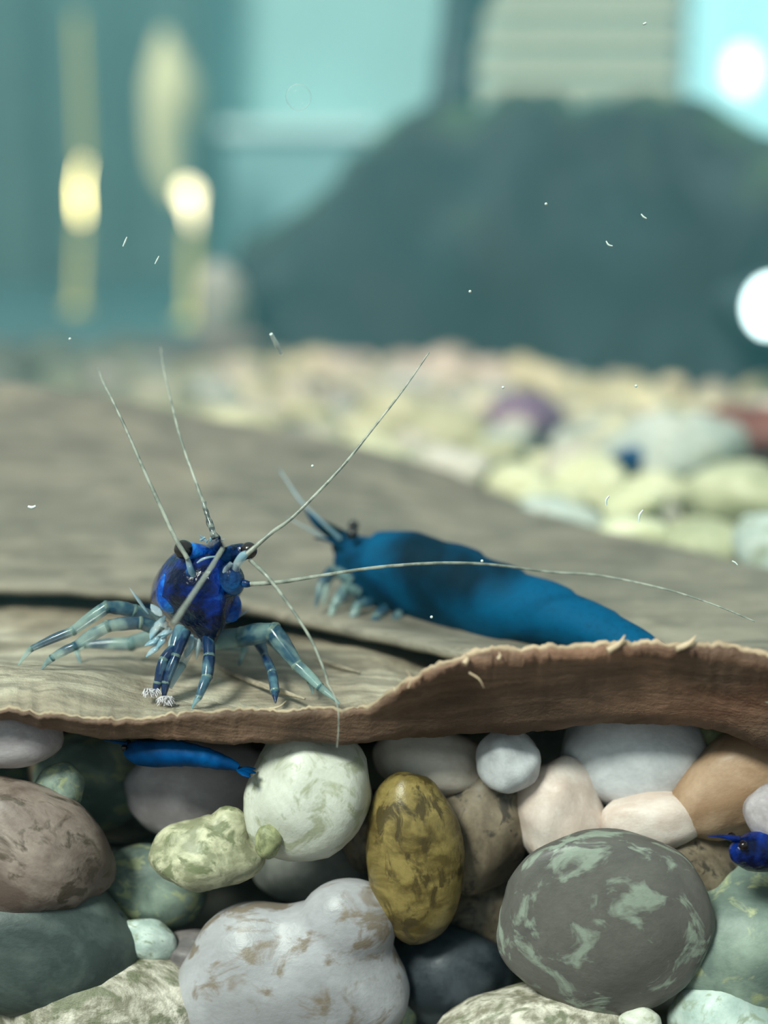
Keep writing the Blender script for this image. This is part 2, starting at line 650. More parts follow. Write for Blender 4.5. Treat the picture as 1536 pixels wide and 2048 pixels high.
def pebble_mesh(name, seed, sub=4, rough=0.13, blobs=None, flat=0.0, facet=0.0):
    vs, fs = ICO[sub]
    out = []
    for v in vs:
        if blobs:
            best = []
            for (c, r) in blobs:
                c = Vector(c)
                # ray from origin against ellipsoid
                A = sum((v[i] / r[i]) ** 2 for i in range(3))
                B = -2 * sum(v[i] * c[i] / r[i] ** 2 for i in range(3))
                Cc = sum((c[i] / r[i]) ** 2 for i in range(3)) - 1
                D = B * B - 4 * A * Cc
                best.append((-B + math.sqrt(D)) / (2 * A) if D > 0 else 0.0)
            k = 10.0
            rad = math.log(sum(math.exp(k * b) for b in best)) / k
        else:
            rad = 1.0
        rad *= 1 + rough * 1.5 * n3(v, 0.85, seed) + rough * 0.6 * n3(v, 2.0, seed + 5) + rough * 0.12 * n3(v, 6.0, seed + 9)
        if facet:
            q = 1.0
            for i in range(7):
                rr = random.Random(int(seed * 100) + i)
                nrm = Vector((rr.uniform(-1, 1), rr.uniform(-1, 1), rr.uniform(-1, 1))).normalized()
                dd = v.dot(nrm)
                if dd > 0.05:
                    q = min(q, 0.8 / dd)
            rad *= lerp(1.0, q, facet)
        out.append(v * rad)
    me = bpy.data.meshes.new(name)
    me.from_pydata(out, [], fs)
    me.update()
    me.polygons.foreach_set('use_smooth', [True] * len(me.polygons))
    return me

S = srgb
MAT = dict(
    mauve=stone('mauve_brown_stone', S(104, 88, 80), S(158, 142, 132), S(76, 66, 54), 1.2),
    palemauve=stone('pale_mauve_stone', S(150, 140, 142), S(186, 178, 180), None, 1.0),
    dteal=stone('dark_teal_stone', S(52, 62, 60), S(84, 94, 90), None, 1.4),
    dgrey=stone('dark_grey_stone', S(84, 78, 78), S(120, 112, 110), None, 1.2),
    black=stone('near_black_stone', S(30, 36, 42), S(58, 64, 70), None, 1.6),
    ygreen=stone('yellow_green_stone', S(140, 140, 112), S(206, 202, 170), S(112, 118, 86), 2.2),
    white=stone('white_quartz', S(188, 188, 174), S(214, 214, 202), S(160, 162, 136), 1.1, rough=0.3),
    quartz=stone('lavender_grey_quartz', S(140, 138, 140), S(166, 164, 167), S(118, 104, 88), 0.9, rough=0.3),
    bluewhite=stone('blue_white_quartz', S(184, 184, 186), S(210, 210, 212), None, 1.2, rough=0.25),
    streaky=stone('streaked_cream_stone', S(128, 122, 104), S(214, 206, 190), S(110, 112, 88), 1.5, ((3.2, 3.2, 0.5), (0, 0.35, 0)), bump=0.35),
    gold=stone('olive_gold_stone', S(86, 72, 38), S(140, 122, 72), S(64, 54, 32), 1.3, ((0.9, 0.9, 3.0), (0, 0, 0)), rough=0.22),
    brown=stone('brown_grey_stone', S(92, 80, 66), S(134, 120, 100), S(58, 52, 46), 1.2),
    beige=stone('pink_beige_stone', S(184, 168, 154), S(208, 196, 184), None, 1.0),
    pink=stone('pinkish_white_stone', S(200, 180, 168), S(220, 206, 196), None, 1.1, rough=0.35),
    tan=stone('orange_tan_stone', S(146, 116, 90), S(176, 148, 122), None, 1.1),
    olive=stone('olive_green_stone', S(112, 116, 84), S(160, 162, 120), None, 1.5),
    teal=stone('teal_grey_stone', S(98, 112, 104), S(138, 152, 138), S(160, 166, 126), 1.3),
    grey=stone('grey_mottled_stone', S(84, 82, 78), S(100, 97, 92), S(140, 150, 136), 1.4, lo=0.35, hi=0.6),
    paleteal=stone('pale_teal_stone', S(160, 176, 168), S(198, 210, 202), S(140, 150, 130), 1.2),
    cream=stone('cream_stone', S(192, 198, 160), S(220, 226, 194), None, 1.2),
    greygreen=stone('grey_green_stone', S(150, 158, 138), S(184, 190, 168), None, 1.2),
    sandy=stone('sandy_stone', S(160, 166, 134), S(194, 200, 168), None, 1.2),
    midgrey=stone('mid_grey_stone', S(120, 122, 116), S(156, 156, 148), None, 1.2),
    purple=stone('purple_stone', S(98, 82, 112), S(134, 116, 140), None, 1.2),
    red=stone('red_brown_stone', S(98, 54, 44), S(134, 84, 72), None, 1.2),
    silt=stone('dark_silt_stone', S(46, 44, 42), S(78, 72, 66), None, 1.6),
)

GLASS_IN = FRONT + 0.05
PK = [0]
def pebble(px, py, rx, ry, rot, back, mat, label, seed=None, rough=0.12, blobs=None, dz=0.8, facet=0.0, group=None, name='pebble', sub=4):
    """front stones: back = cm between the glass and the stone's nearest point"""
    PK[0] += 1
    seed = seed if seed is not None else PK[0] * 3.17
    Y = GLASS_IN + back
    for _ in range(3):
        c = onY(px, py, Y)
        d = depth(c)
        sx, sz = 1.07 * rx * d / FPX, 1.07 * ry * d / FPX
        sy = dz * min(sx, sz)
        Y = GLASS_IN + back + sy
    c = onY(px, py, Y)
    me = pebble_mesh(name, seed, sub, rough, blobs, facet=facet)
    me.materials.append(MAT[mat])
    o = bpy.data.objects.new(name, me)
    COL.objects.link(o)
    o.location = c * CM
    o.scale = (sx * CM, sy * CM, sz * CM)
    o.rotation_euler = (0, math.radians(rot), 0)
    return tag(o, label, 'pebble', group)

# stones pressed against the front glass, under the leaf
pebble(38, 1690, 190, 122, 34, 0.05, 'mauve', 'large mauve brown pebble with dark patches and a pale upper edge')
pebble(15, 1478, 105, 58, 5, 0.25, 'palemauve', 'pale mauve pebble tucked under the flat end of the front leaf')
pebble(118, 1578, 44, 48, 10, 0.35, 'teal', 'small dull teal pebble peeking over the mauve brown pebble')
pebble(190, 1560, 125, 95, 0, 0.95, 'teal', 'teal grey pebble in shade under the front leaf')
pebble(395, 1582, 140, 98, -5, 0.6, 'palemauve', 'mauve grey pebble under the shrimp, behind the yellow green stone')
pebble(410, 1690, 112, 92, 0, 0.1, 'ygreen', 'lumpy yellow green stone with a pointed pale tip', rough=0.16, blobs=[((-0.05, 0, -0.25), (0.92, 0.8, 0.66)), ((0.2, 0, 0.05), (0.6, 0.6, 0.6)), ((0.45, 0, 0.55), (0.28, 0.4, 0.38))])
pebble(618, 1588, 124, 142, 12, 0.1, 'white', 'big egg shaped white pebble with greenish stains under the leaf')
pebble(535, 1682, 26, 34, 0, 0.1, 'olive', 'tiny dark green pebble wedged below the egg shaped white pebble')
pebble(70, 1872, 205, 140, 10, 0.05, 'dteal', 'broad dark teal grey stone below the mauve brown pebble')
pebble(232, 1865, 24, 44, 0, 0.3, 'black', 'small black pebble standing beside the pale teal chip')
pebble(292, 1880, 58, 42, 20, 0.28, 'paleteal', 'pale teal stone chip in the gap above the streaked stone', facet=0.7)
pebble(392, 1930, 92, 66, 10, 0.3, 'dgrey', 'dull mauve brown pebble between streaked stone and knobbed quartz')
pebble(300, 1775, 110, 78, 15, 0.45, 'teal', 'shaded teal grey pebble under the yellow green stone')
pebble(585, 1905, 225, 165, 0, 0.0, 'quartz', 'large grey white quartz stone with a shiny rounded knob',
       blobs=[((0.0, -0.1, -0.45), (0.98, 0.85, 0.86)), ((0.48, -0.2, 0.50), (0.40, 0.5, 0.44)), ((-0.33, 0, 0.05), (0.42, 0.6, 0.55)), ((0.30, -0.1, 0.15), (0.5, 0.6, 0.5))], rough=0.06, dz=0.7, sub=5)
pebble(222, 2040, 215, 150, 8, 0.0, 'streaky', 'cream stone streaked with grey lines below the pale teal chip')
pebble(825, 1712, 90, 172, -5, 0.12, 'gold', 'tall olive gold pebble standing beside the knobbed quartz', rough=0.07)
pebble(742, 1660, 60, 80, 0, 0.55, 'brown', 'shaded brown pebble between egg shaped white and olive gold pebbles')
pebble(955, 1655, 102, 122, 8, 0.38, 'brown', 'brown grey rounded pebble leaning behind the olive gold pebble')
pebble(865, 1528, 112, 72, 8, 0.45, 'beige', 'pinkish beige pebble under the leaf above the olive gold pebble')
pebble(1016, 1520, 62, 60, 0, 0.3, 'bluewhite', 'small pale grey pebble under the leaf beside the pink one')
pebble(1112, 1500, 80, 60, 20, 1.25, 'midgrey', 'mid grey pebble in shade behind the pinkish pointed pebble')
pebble(1118, 1632, 88, 118, -10, 0.32, 'pink', 'pinkish white pebble with a blunt pointed top', rough=0.16, facet=0.4)
pebble(1265, 1512, 132, 106, 6, 0.42, 'bluewhite', 'large bluish white pebble under the curled rim of the leaf')
pebble(1302, 1645, 96, 58, -6, 0.3, 'pink', 'low pinkish white pebble on the grey mottled stone')
pebble(1475, 1575, 135, 92, -32, 0.28, 'tan', 'orange tan pebble under the leaf rim')
pebble(1405, 1478, 52, 44, 0, 0.6, 'olive', 'olive green pebble between bluish white and orange tan pebbles')
pebble(1542, 1625, 52, 56, 0, 0.02, 'palemauve', 'pale mauve pebble resting on the orange tan pebble')
pebble(1385, 1728, 92, 68, 25, 0.35, 'brown', 'brown stone in the hollow below the wedged dark blue shrimp', rough=0.2)
pebble(1510, 1880, 165, 145, 0, 0.08, 'teal', 'greenish teal stone beside the grey mottled stone')
pebble(1212, 1842, 214, 186, 12, 0.0, 'grey', 'large round grey stone mottled with pale green patches', rough=0.07, dz=0.3, sub=5)
pebble(1445, 2055, 108, 98, 0, 0.0, 'paleteal', 'pale teal white pebble below the greenish teal stone')
pebble(1075, 2066, 190, 100, -3, 0.0, 'streaky', 'cream brown stone with thin dark cracks below the grey mottled stone')
pebble(895, 1955, 120, 105, 0, 0.3, 'black', 'blue black pebble beside the knobbed quartz')
pebble(965, 1830, 85, 100, 20, 0.55, 'brown', 'brown pebble in the hollow between olive gold and grey mottled stones')
pebble(1282, 2045, 40, 30, 0, 0.02, 'white', 'small shiny white pebble below the grey mottled stone')
pebble(1020, 1745, 70, 60, 0, 0.7, 'brown', 'brown grey pebble behind the grey mottled stone')
pebble(640, 1745, 120, 70, 0, 0.75, 'midgrey', 'mid grey pebble behind the knob of the quartz')
pebble(760, 1990, 90, 90, 0, 0.35, 'teal', 'teal grey pebble under the blue black pebble')

# gravel bed behind and around the leaves
rng = random.Random(11)
BASE = [pebble_mesh('gravel_pebble', 50 + i * 7.3, 3, 0.2, facet=0.35 if i % 2 else 0.0) for i in range(8)]
TYPES = [('cream', 0.26, 'small cream pebble in the gravel bed behind the brown leaf', 'cream gravel pebbles'),
         ('greygreen', 0.22, 'small grey green pebble in the gravel bed behind the brown leaf', 'grey green gravel pebbles'),
         ('paleteal', 0.16, 'small pale teal pebble in the gravel bed behind the brown leaf', 'pale teal gravel pebbles'),
         ('sandy', 0.18, 'small sandy pebble in the gravel bed behind the brown leaf', 'sandy gravel pebbles'),
         ('white', 0.12, 'small white pebble in the gravel bed behind the brown leaf', 'white gravel pebbles'),
         ('midgrey', 0.06, 'small mid grey pebble in the gravel bed behind the brown leaf', 'mid grey gravel pebbles')]
MESH = {}
def bed_mesh(i, mat):
    if (i, mat) not in MESH:
        me = BASE[i].copy()
        me.materials.append(MAT[mat])
        MESH[(i, mat)] = me
    return MESH[(i, mat)]

def bed_pebble(p, r, mat, label, group, squash=None, name='gravel_pebble', cat='pebble'):
    o = bpy.data.objects.new(name, bed_mesh(rng.randrange(8), mat))
    COL.objects.link(o)
    o.location = Vector(p) * CM
    o.scale = (r * rng.uniform(0.9, 1.25) * CM, r * rng.uniform(0.85, 1.1) * CM, r * (squash or rng.uniform(0.6, 0.85)) * CM)
    o.rotation_euler = (rng.uniform(-0.25, 0.25), rng.uniform(-0.25, 0.25), rng.uniform(0, 6.28))
    return tag(o, label, cat, group)

SPECIAL = [(1052, 842, 0.52, 'purple', 'small purple pebble lying among cream gravel'),
           (1500, 885, 0.72, 'red', 'reddish brown pebble in the gravel in front of the rock'),
           (1345, 925, 0.72, 'paleteal', 'largest pale teal pebble of the gravel behind the brown leaf'),
           (1180, 965, 0.42, 'cream', 'rounded yellow cream pebble at the edge of the brown leaf'),
           (900, 945, 0.40, 'white', 'bright white pebble touching the edge of the brown leaf'),
           (1490, 1010, 0.55, 'sandy', 'broad sandy pebble beside the end of the brown leaf')]
placed = []
for (px, py, r, mt, lb) in SPECIAL:
    g = onZ(px, py, BED + 0.1)
    placed.append((g.x, g.y, r))
    bed_pebble((g.x, g.y, BED + r * 0.2), r, mt, lb, None, name='gravel_pebble')

def leaf_covers(x, y):
    """true where the rear leaf lies over the gravel"""
    p = Vector((x, y, BED))
    d = depth(p)
    px = 768 + x / d * FPX
    return d < curve(LEAF_D, px) + 0.9
LEAF_D = [(-300, 12.6), (-200, 12.5), (700, 12.0), (900, 12.0), (1000, 11.5), (1150, 10.3), (1300, 9.6), (1536, 8.7), (1700, 8.4), (2000, 8.0)]
tries = 0
while tries < 9000 and len(placed) < 330:
    tries += 1
    y = rng.uniform(8.2, 30.2)
    hw = 0.30 * y + 0.8
    x = rng.uniform(-hw, hw)
    if abs(x) > SIDE - 0.7 or leaf_covers(x, y):
        continue
    d = depth(Vector((x, y, BED)))
    px = 768 + x / d * FPX
    rf = curve([(436, 27.6), (800, 25.0), (1200, 22.0), (1536, 19.6), (1900, 19.0)], px) if px > 400 else 99
    if d > rf + 1.2:
        continue
    r = rng.uniform(0.26, 0.62)
    if any((x - a) ** 2 + (y - b) ** 2 < ((r + c) * 0.86) ** 2 for a, b, c in placed):
        continue
    placed.append((x, y, r))
    u = rng.random()
    for mt, wgt, lb, gp in TYPES:
        u -= wgt
        if u <= 0:
            break
    if px < 440:
        where = 'in the gravel before the glints and curtain'
    elif d > rf - 3.0:
        where = 'in the gravel at the foot of the dark rock'
    elif d < curve(LEAF_D, px) + 2.6:
        where = 'in the gravel along the edge of the brown leaf'
    else:
        where = 'in the gravel midway between brown leaf and rock'
    size = 'large' if r > 0.47 else 'small'
    lb = size + ' ' + gp.split(' gravel')[0] + ' pebble ' + where
    bed_pebble((x, y, BED - r * 0.25 + rng.uniform(-0.05, 0.18)), r, mt, lb, lb.replace('pebble', 'pebbles'))
# gravel in the depth of the bed: seen only through the gaps of the front stones
for i in range(48):
    y = rng.uniform(7.5, 8.8)
    p = (rng.uniform(-2.9, 2.9), y, rng.uniform(-2.2, -0.72))
    bed_pebble(p, rng.uniform(0.3, 0.5), *rng.choice([('midgrey', 'mid grey pebble deep in the gap behind the front stones', 'deep mid grey pebbles'), ('brown', 'brown grey pebble deep in the gap behind the front stones', 'deep brown grey pebbles'), ('sandy', 'sandy pebble deep in the gap behind the front stones', 'deep sandy pebbles'), ('teal', 'teal grey pebble deep in the gap behind the front stones', 'deep teal grey pebbles')]))

# packed gravel below the surface stones of the bed
bedm = plain('packed_gravel', S(120, 122, 104), 0.9, 0.8, 0.5, 2.2)
rows = []
for j in range(60):
    y = lerp(8.9, BACK - 0.1, j / 59)
    rows.append([Vector((x, y, BED - 0.34 + 0.1 * n3((x, y, 0), 1.4) + (0 if j else -2.0))) for x in [lerp(-SIDE + 0.05, SIDE - 0.05, i / 60) for i in range(61)]])
mb = MB()
mb.grid(rows)
vs2, fs2 = ico(2)
r2 = random.Random(5)
def bank(x, y, z, r):
    b0 = len(mb.v)
    sx, sy, sz = r * r2.uniform(0.9, 1.3), r * r2.uniform(0.8, 1.1), r * r2.uniform(0.6, 0.9)
    sd0 = r2.uniform(0, 50)
    mb.v.extend(Vector((x + v.x * sx * (1 + 0.2 * n3(v, 1, sd0)), y + v.y * sy * (1 + 0.2 * n3(v, 1, sd0 + 3)), z + v.z * sz)) for v in vs2)
    mb.f.extend(tuple(b0 + i for i in f) for f in fs2)
# heaped gravel on both sides of the stones in view and below them, as it goes on along the glass
for side in (-1, 1):
    for i in range(17):
        for j in range(6):
            for k in range(5):
                x = side * (2.75 + i * 0.5 + r2.uniform(-.12, .12) + (0.4 if j > 3 else 0))
                bank(x, 6.42 + j * 0.55 + r2.uniform(-.05, .1), -2.3 + k * 0.48 + r2.uniform(-.06, .06), r2.uniform(0.28, 0.38))
for i in range(14):
    for j in range(3):
        bank(-3.0 + i * 0.46, 6.42 + j * 0.55, -2.35, 0.3)
bo = mb.build('gravel_bed', bedm)
tag(bo, 'packed fine gravel filling the gaps under the loose pebbles', 'gravel', kind='stuff')

# pale stone left of the rock, and an added glow for a reflection at its other side
g = P(446, 612, 26.5)
o = bpy.data.objects.new('pale_stone', pebble_mesh('pale_stone', 77, 4, 0.12))
o.data.materials.append(MAT['paleteal'])
COL.objects.link(o)
o.location = g * CM
o.scale = (0.55 * CM, 0.6 * CM, 0.85 * CM)
tag(o, 'upright pale stone standing at the left end of the dark rock', 'stone')
g = P(446, 700, 26.5)
bed_pebble((g.x, g.y, BED + 0.2), 0.75, 'midgrey', 'grey stone under the upright pale stone', None)

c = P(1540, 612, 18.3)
t = empty('rock_reflection', (c.x, c.y, c.z - 0.5))
MB().ball(c, (0.34, 0.16, 0.40)).build('lens', glow('rock_reflection_glow', (0.70, 1.0, 1.0), 6), t)
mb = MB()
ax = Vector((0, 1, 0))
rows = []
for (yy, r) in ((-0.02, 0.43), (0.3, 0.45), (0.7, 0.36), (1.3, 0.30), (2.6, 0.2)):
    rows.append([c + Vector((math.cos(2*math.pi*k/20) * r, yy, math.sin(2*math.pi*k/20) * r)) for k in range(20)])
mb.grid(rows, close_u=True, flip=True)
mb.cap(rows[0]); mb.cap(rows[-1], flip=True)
mb.build('reflection_backing', stemm, t)
tag(t, 'round white glow added for a reflection beside the dark rock', 'light')

# ------------------------------------------------------------------ leaves
def leaf_mat(name, dark, mid, light, redness=0.5):
    m = M(name)
    v = m.map(scale=(100, 100, 100))
    f = m.noise(v, 1.1, 6, 0.62, 0.5)
    c = m.ramp(f, [(0.3, dark), (0.5, mid), (0.72, light)])
    fib = m.noise(m.map(scale=(60, 260, 260), rot=(0, 0.12, 0.15)), 2.0, 5, 0.7, 1.2)
    c = m.cmix(m.ramp(fib, [(0.40, 0.55), (0.56, 0.0)]), c, tuple(x * 0.45 for x in dark))
    red = m.noise(m.map(scale=(100, 100, 180)), 0.9, 3)
    c = m.cmix(m.ramp(red, [(0.56, 0.0), (0.72, redness)]), c, srgb(112, 66, 46))
    m.color(c).set(rough=0.62, spec=0.35)
    m.bump(m.cmix(0.5, fib, m.noise(v, 9, 5, 0.7)), 0.45, 0.0008)
    return m.m
LEAF_FRONT = leaf_mat('front_leaf_brown', srgb(106, 96, 82), srgb(162, 150, 130), srgb(206, 198, 176), 0.15)
LEAF_REAR = leaf_mat('rear_leaf_brown', srgb(108, 104, 92), srgb(132, 126, 112), srgb(154, 146, 128), 0.08)

pyR = [(-150, 1418), (0, 1424), (100, 1436), (210, 1446), (300, 1440), (450, 1430), (600, 1424), (690, 1428), (745, 1412), (800, 1380), (860, 1345),
       (930, 1322), (1000, 1311), (1150, 1299), (1300, 1291), (1400, 1291), (1536, 1316), (1700, 1370)]
pyB = [(-150, 1428), (0, 1436), (100, 1462), (250, 1475), (500, 1481), (700, 1486), (850, 1480), (1000, 1470), (1150, 1456), (1300, 1447), (1400, 1455),
       (1480, 1474), (1536, 1494), (1700, 1540)]
pyC = [(-150, 1322), (0, 1334), (150, 1350), (300, 1388), (400, 1408), (520, 1414), (700, 1418), (1700, 1418)]

def smooth(a, b, x):
    t = max(0.0, min(1.0, (x - a) / (b - a)))
    return t * t * (3 - 2 * t)

def leaf_section(px):
    w = smooth(690, 900, px)
    jag = 0.016 * n3((px * 0.05, 0, 0), 1.0, 2) + 0.01 * n3((px * 0.16, 3, 0), 1.0, 4)
    R = P(px, curve(pyR, px), lerp(6.36, 6.14, w)) + Vector((0, 0, jag))
    B = P(px, curve(pyB, px), lerp(6.46, 6.56, w)) + Vector((0, 0, jag * 0.4))
    C = P(px, curve(pyC, px), 6.72)
    x = R.x
    L = [(R.y + 0.02, R.z + 0.012), (lerp(R.y, C.y, 0.45), lerp(R.z, C.z, 0.62)), (C.y, C.z), (7.05, -0.005), (7.35, -0.05), (7.8, -0.08), (8.3, -0.10), (8.75, -0.13)]
    Q = [(R.y + 0.035, R.z + 0.004), (lerp(R.y, B.y, 0.35) + 0.07, lerp(R.z, B.z, 0.35)), (B.y + 0.10, lerp(R.z, B.z, 0.78)), (B.y + 0.28, B.z + 0.08), (7.35, B.z + 0.05), (7.8, -0.08), (8.3, -0.10), (8.75, -0.13)]
    top = [(lerp(a[0], b[0], w), lerp(a[1], b[1], w)) for a, b in zip(L, Q)]
    und = [(y, z - 0.07) for (y, z) in top[3:]][::-1]
    und.append((B.y + 0.12, B.z + 0.005))
    face = []
    for k in range(0, 7):
        t = k / 6
        bul = -0.03 * math.sin(math.pi * t) * w
        face.append((lerp(B.y, R.y, t) - bul, lerp(B.z, R.z, t)))
    prof = top + und + face
    # refine the top part with extra points
    out = []
    for i in range(len(prof)):
        a, b = prof[i], prof[(i + 1) % len(prof)]
        n = 4 if i < 8 else (2 if i < 14 else 1)
        for k in range(n):
            t = k / n
            out.append((lerp(a[0], b[0], t), lerp(a[1], b[1], t)))
    res = []
    for (y, z) in out:
        p = Vector((x * lerp(1.0, y / R.y, 0.9), y, z))
        p += Vector((0, 0.02 * n3(p, 5, 1), 0.022 * n3(p, 3.0, 6) + 0.012 * n3(p, 9.0, 8)))
        res.append(p)
    return res

rows = []
px = -150.0
while px <= 1700:
    rows.append(leaf_section(px))
    px += 6
mb = MB()
mb.grid(rows, close_u=True, flip=True)
mb.cap(rows[0], flip=True)
mb.cap(rows[-1])
leaf = empty('dried_leaf', P(700, 1486, 6.46))
bo = mb.build('blade', LEAF_FRONT, leaf)
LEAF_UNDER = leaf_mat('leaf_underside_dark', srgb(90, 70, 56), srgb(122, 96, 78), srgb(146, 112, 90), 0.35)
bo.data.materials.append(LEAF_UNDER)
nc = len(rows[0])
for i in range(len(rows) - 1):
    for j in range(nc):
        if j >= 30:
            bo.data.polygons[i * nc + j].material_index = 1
# pale frayed rim
rimm = plain('frayed_rim', srgb(178, 158, 130), 0.6, 0.3, 0.3, 6)
q = []
for i in range(0, len(rows), 1):
    p = rows[i][-1].lerp(rows[i][0], 0.6)
    q.append(p + Vector((0, 0.012, 0.004 + 0.010 * n3((i * 0.4, 0, 0), 1.0, 3))))
MB().tube(q, [(0.009 + 0.006 * smooth(650, 900, -150 + 6 * i)) * (1 + 0.7 * n3((i * 0.22, 1, 0), 1.0, 7)) for i in range(len(q))], 8, 1, 0.5).build('frayed_rim', rimm, leaf)
tag(leaf, 'brown dried leaf with a torn curled rim, shrimp standing on it', 'leaf')
fibm = plain('torn_leaf_fibre', srgb(196, 176, 146), 0.6, 0, 0.2, 20)
for pts, r in (([(928, 1328, 6.12), (934, 1318, 6.13), (930, 1306, 6.12)], 0.014), ([(1215, 1302, 6.12), (1238, 1288, 6.13), (1250, 1270, 6.14)], 0.016),
               ([(1352, 1298, 6.12), (1378, 1287, 6.13), (1392, 1271, 6.14)], 0.016), ([(996, 1318, 6.12), (1000, 1312, 6.12), (998, 1304, 6.12)], 0.01),
               ([(938, 1345, 6.12), (958, 1358, 6.12), (968, 1376, 6.12)], 0.005), ([(816, 1376, 6.12), (822, 1358, 6.12), (812, 1338, 6.12)], 0.004),
               ([(788, 1392, 6.28), (790, 1380, 6.27), (786, 1374, 6.27)], 0.008), ([(520, 1420, 6.40), (556, 1414, 6.40), (572, 1402, 6.42)], 0.006)):
    q = [P(*a) for a in pts]
    MB().tube(q, [r, r * 0.8, r * 0.15], 7, 4, 0.3).build('torn_fibre', fibm, leaf)
# raised veins on the flat part of the leaf
for (a, b) in (((470, 1352), (610, 1398)), ((430, 1330), (540, 1380)), ((120, 1300), (300, 1345)), ((560, 1300), (720, 1345))):
    q = [onZ(lerp(a[0], b[0], t), lerp(a[1], b[1], t), -0.02) for t in (0, 0.33, 0.66, 1)]
    # kept low so that they read as ridges
    MB().tube(q, [0.006, 0.016, 0.016, 0.005], 7, 4).build('vein', LEAF_FRONT, leaf)

pyE = [(-300, 1155), (0, 1165), (300, 1180), (520, 1214), (700, 1250), (900, 1292), (1200, 1340), (1536, 1385), (1800, 1410)]
pyT = [(-300, 725), (0, 764), (200, 790), (400, 832), (700, 890), (900, 950), (1000, 1003), (1150, 1065), (1300, 1110), (1536, 1195), (1800, 1280)]
rows = []
px = -300.0
while px <= 1800:
    E = onZ(px, curve(pyE, px), 0.10)
    dE, dT = depth(E), curve(LEAF_D, px)
    up, lo = [], []
    for k in range(31):
        t = k / 30
        p = P(px, lerp(curve(pyE, px), curve(pyT, px), t), lerp(dE, dT, t ** 1.05))
        p.z = max(p.z, 0.03)
        p += Vector((0, 0, 0.05 * n3(p, 1.3, 4) * math.sin(math.pi * t) + 0.012 * n3(p, 6, 2)))
        up.append(p)
    T = up[-1].copy()
    for k in range(1, 7):
        t = k / 6
        up.append(Vector((T.x * (1 + 0.09 * t), T.y + 1.1 * t, lerp(T.z, BED + 0.02, t * t))))
    lip = up[0] + Vector((0, -0.03, -0.04))
    lo = [p + Vector((0, 0, -0.07)) for p in up]
    rows.append(up + lo[::-1] + [lip])
    px += 15
mb = MB()
mb.grid(rows, close_u=True, flip=True)
mb.cap(rows[0], flip=True)
mb.cap(rows[-1])
lf = mb.build('dried_leaf', LEAF_REAR, origin=P(500, 1210, 8.3))
tag(lf, 'broad brown leaf rising in a low hump behind the shrimps', 'leaf')

# ------------------------------------------------------------------ shrimps
def shell_mat(name, dark, mid, bright, scale, lo=0.42, hi=0.62, rough=0.14, coat=0.10, bump=0.45, saddle=None):
    m = M(name)
    v = m.map(scale=(100, 100, 100))
    f = m.noise(v, scale, 4, 0.55, 0.4)
    c = m.ramp(f, [(lo, dark), ((lo + hi) / 2, mid), (hi, bright)])
    if saddle:
        # dark pigment patches over the back
        for (q, r0, r1) in saddle:
            dn = m.n.new('ShaderNodeVectorMath')
            dn.operation = 'DISTANCE'
            m.link(v, dn.inputs[0])
            dn.inputs[1].default_value = q
            ad = m.n.new('ShaderNodeMath')
            ad.operation = 'MULTIPLY_ADD'
            m.link(m.noise(v, 5, 3), ad.inputs[0])
            ad.inputs[1].default_value = 0.12
            m.link(dn.outputs['Value'], ad.inputs[2])
            c = m.cmix(m.ramp(ad.outputs[0], [(r0, 0.85), (r1, 0.0)]), c, dark)
    fine = m.noise(v, 40, 3)
    c = m.cmix(m.ramp(fine, [(0.5, 0.0), (0.8, 0.35)]), c, tuple(x * 0.4 for x in dark))
    m.color(c).set(rough=rough, coat=coat, coat_rough=0.08)
    m.bump(m.noise(v, 16, 4), bump, 0.0004)
    m.set(spec=0.08 if coat == 0 else 0.22)
    return m.m

def clear_mat(name, dark, pale, scale, alpha, rough=0.2, lo=0.42, hi=0.6):
    m = M(name)
    v = m.map(scale=(100, 100, 100))
    f = m.noise(v, scale, 3, 0.55, 0.2)
    c = m.ramp(f, [(lo, dark), (hi, pale)])
    m.color(c).set(rough=rough, coat=0.25, coat_rough=0.06, spec=0.3)
    a = m.ramp(f, [(lo, min(1.0, alpha + 0.3)), (hi, alpha)])
    lw = m.n.new('ShaderNodeLayerWeight')
    lw.inputs['Blend'].default_value = 0.4
    mx = m.n.new('ShaderNodeMath')
    mx.operation = 'MAXIMUM'
    m.link(a, mx.inputs[0])
    m.link(m.ramp(lw.outputs['Facing'], [(0.3, 0.0), (0.95, min(1.0, alpha + 0.45))]), mx.inputs[1])
    m.set(alpha=mx.outputs[0])
    return m.m

SHELL = shell_mat('deep_blue_shell', S(3, 12, 42), S(8, 38, 112), S(24, 100, 200), 4.2, 0.45, 0.70)
_b = P(830, 1262, 7.75)
SHELL2 = shell_mat('bright_blue_shell', S(0, 14, 22), S(0, 54, 84), S(0, 76, 112), 1.7, 0.30, 0.54, 0.7, 0.0, 0.1,
                   saddle=[(tuple(P(850, 1110, 7.65) - _b), 0.18, 0.36), (tuple(P(930, 1150, 7.45) - _b), 0.14, 0.32), (tuple(P(1010, 1150, 7.4) - _b), 0.08, 0.24), (tuple(P(870, 1200, 7.6) - _b), 0.08, 0.26)])
SHELL3 = shell_mat('plain_blue_shell', S(0, 30, 60), S(0, 66, 120), S(0, 96, 160), 1.7, 0.35, 0.6, 0.5, 0.0, 0.1)
DARKSH = shell_mat('dark_blue_shell', S(6, 18, 40), S(12, 38, 80), S(30, 84, 140), 5.0)
BLUESH = shell_mat('mid_blue_shell', S(4, 34, 100), S(12, 76, 172), S(40, 134, 216), 5.0)
LEGM = clear_mat('translucent_leg', S(36, 74, 96), S(156, 190, 184), 5.5, 0.36)
LEGD = clear_mat('dark_banded_leg', S(12, 40, 76), S(110, 158, 172), 6.0, 0.5, lo=0.46, hi=0.64)
ANTM = clear_mat('antenna_pale', S(120, 126, 116), S(180, 184, 170), 20, 0.6, 0.4)
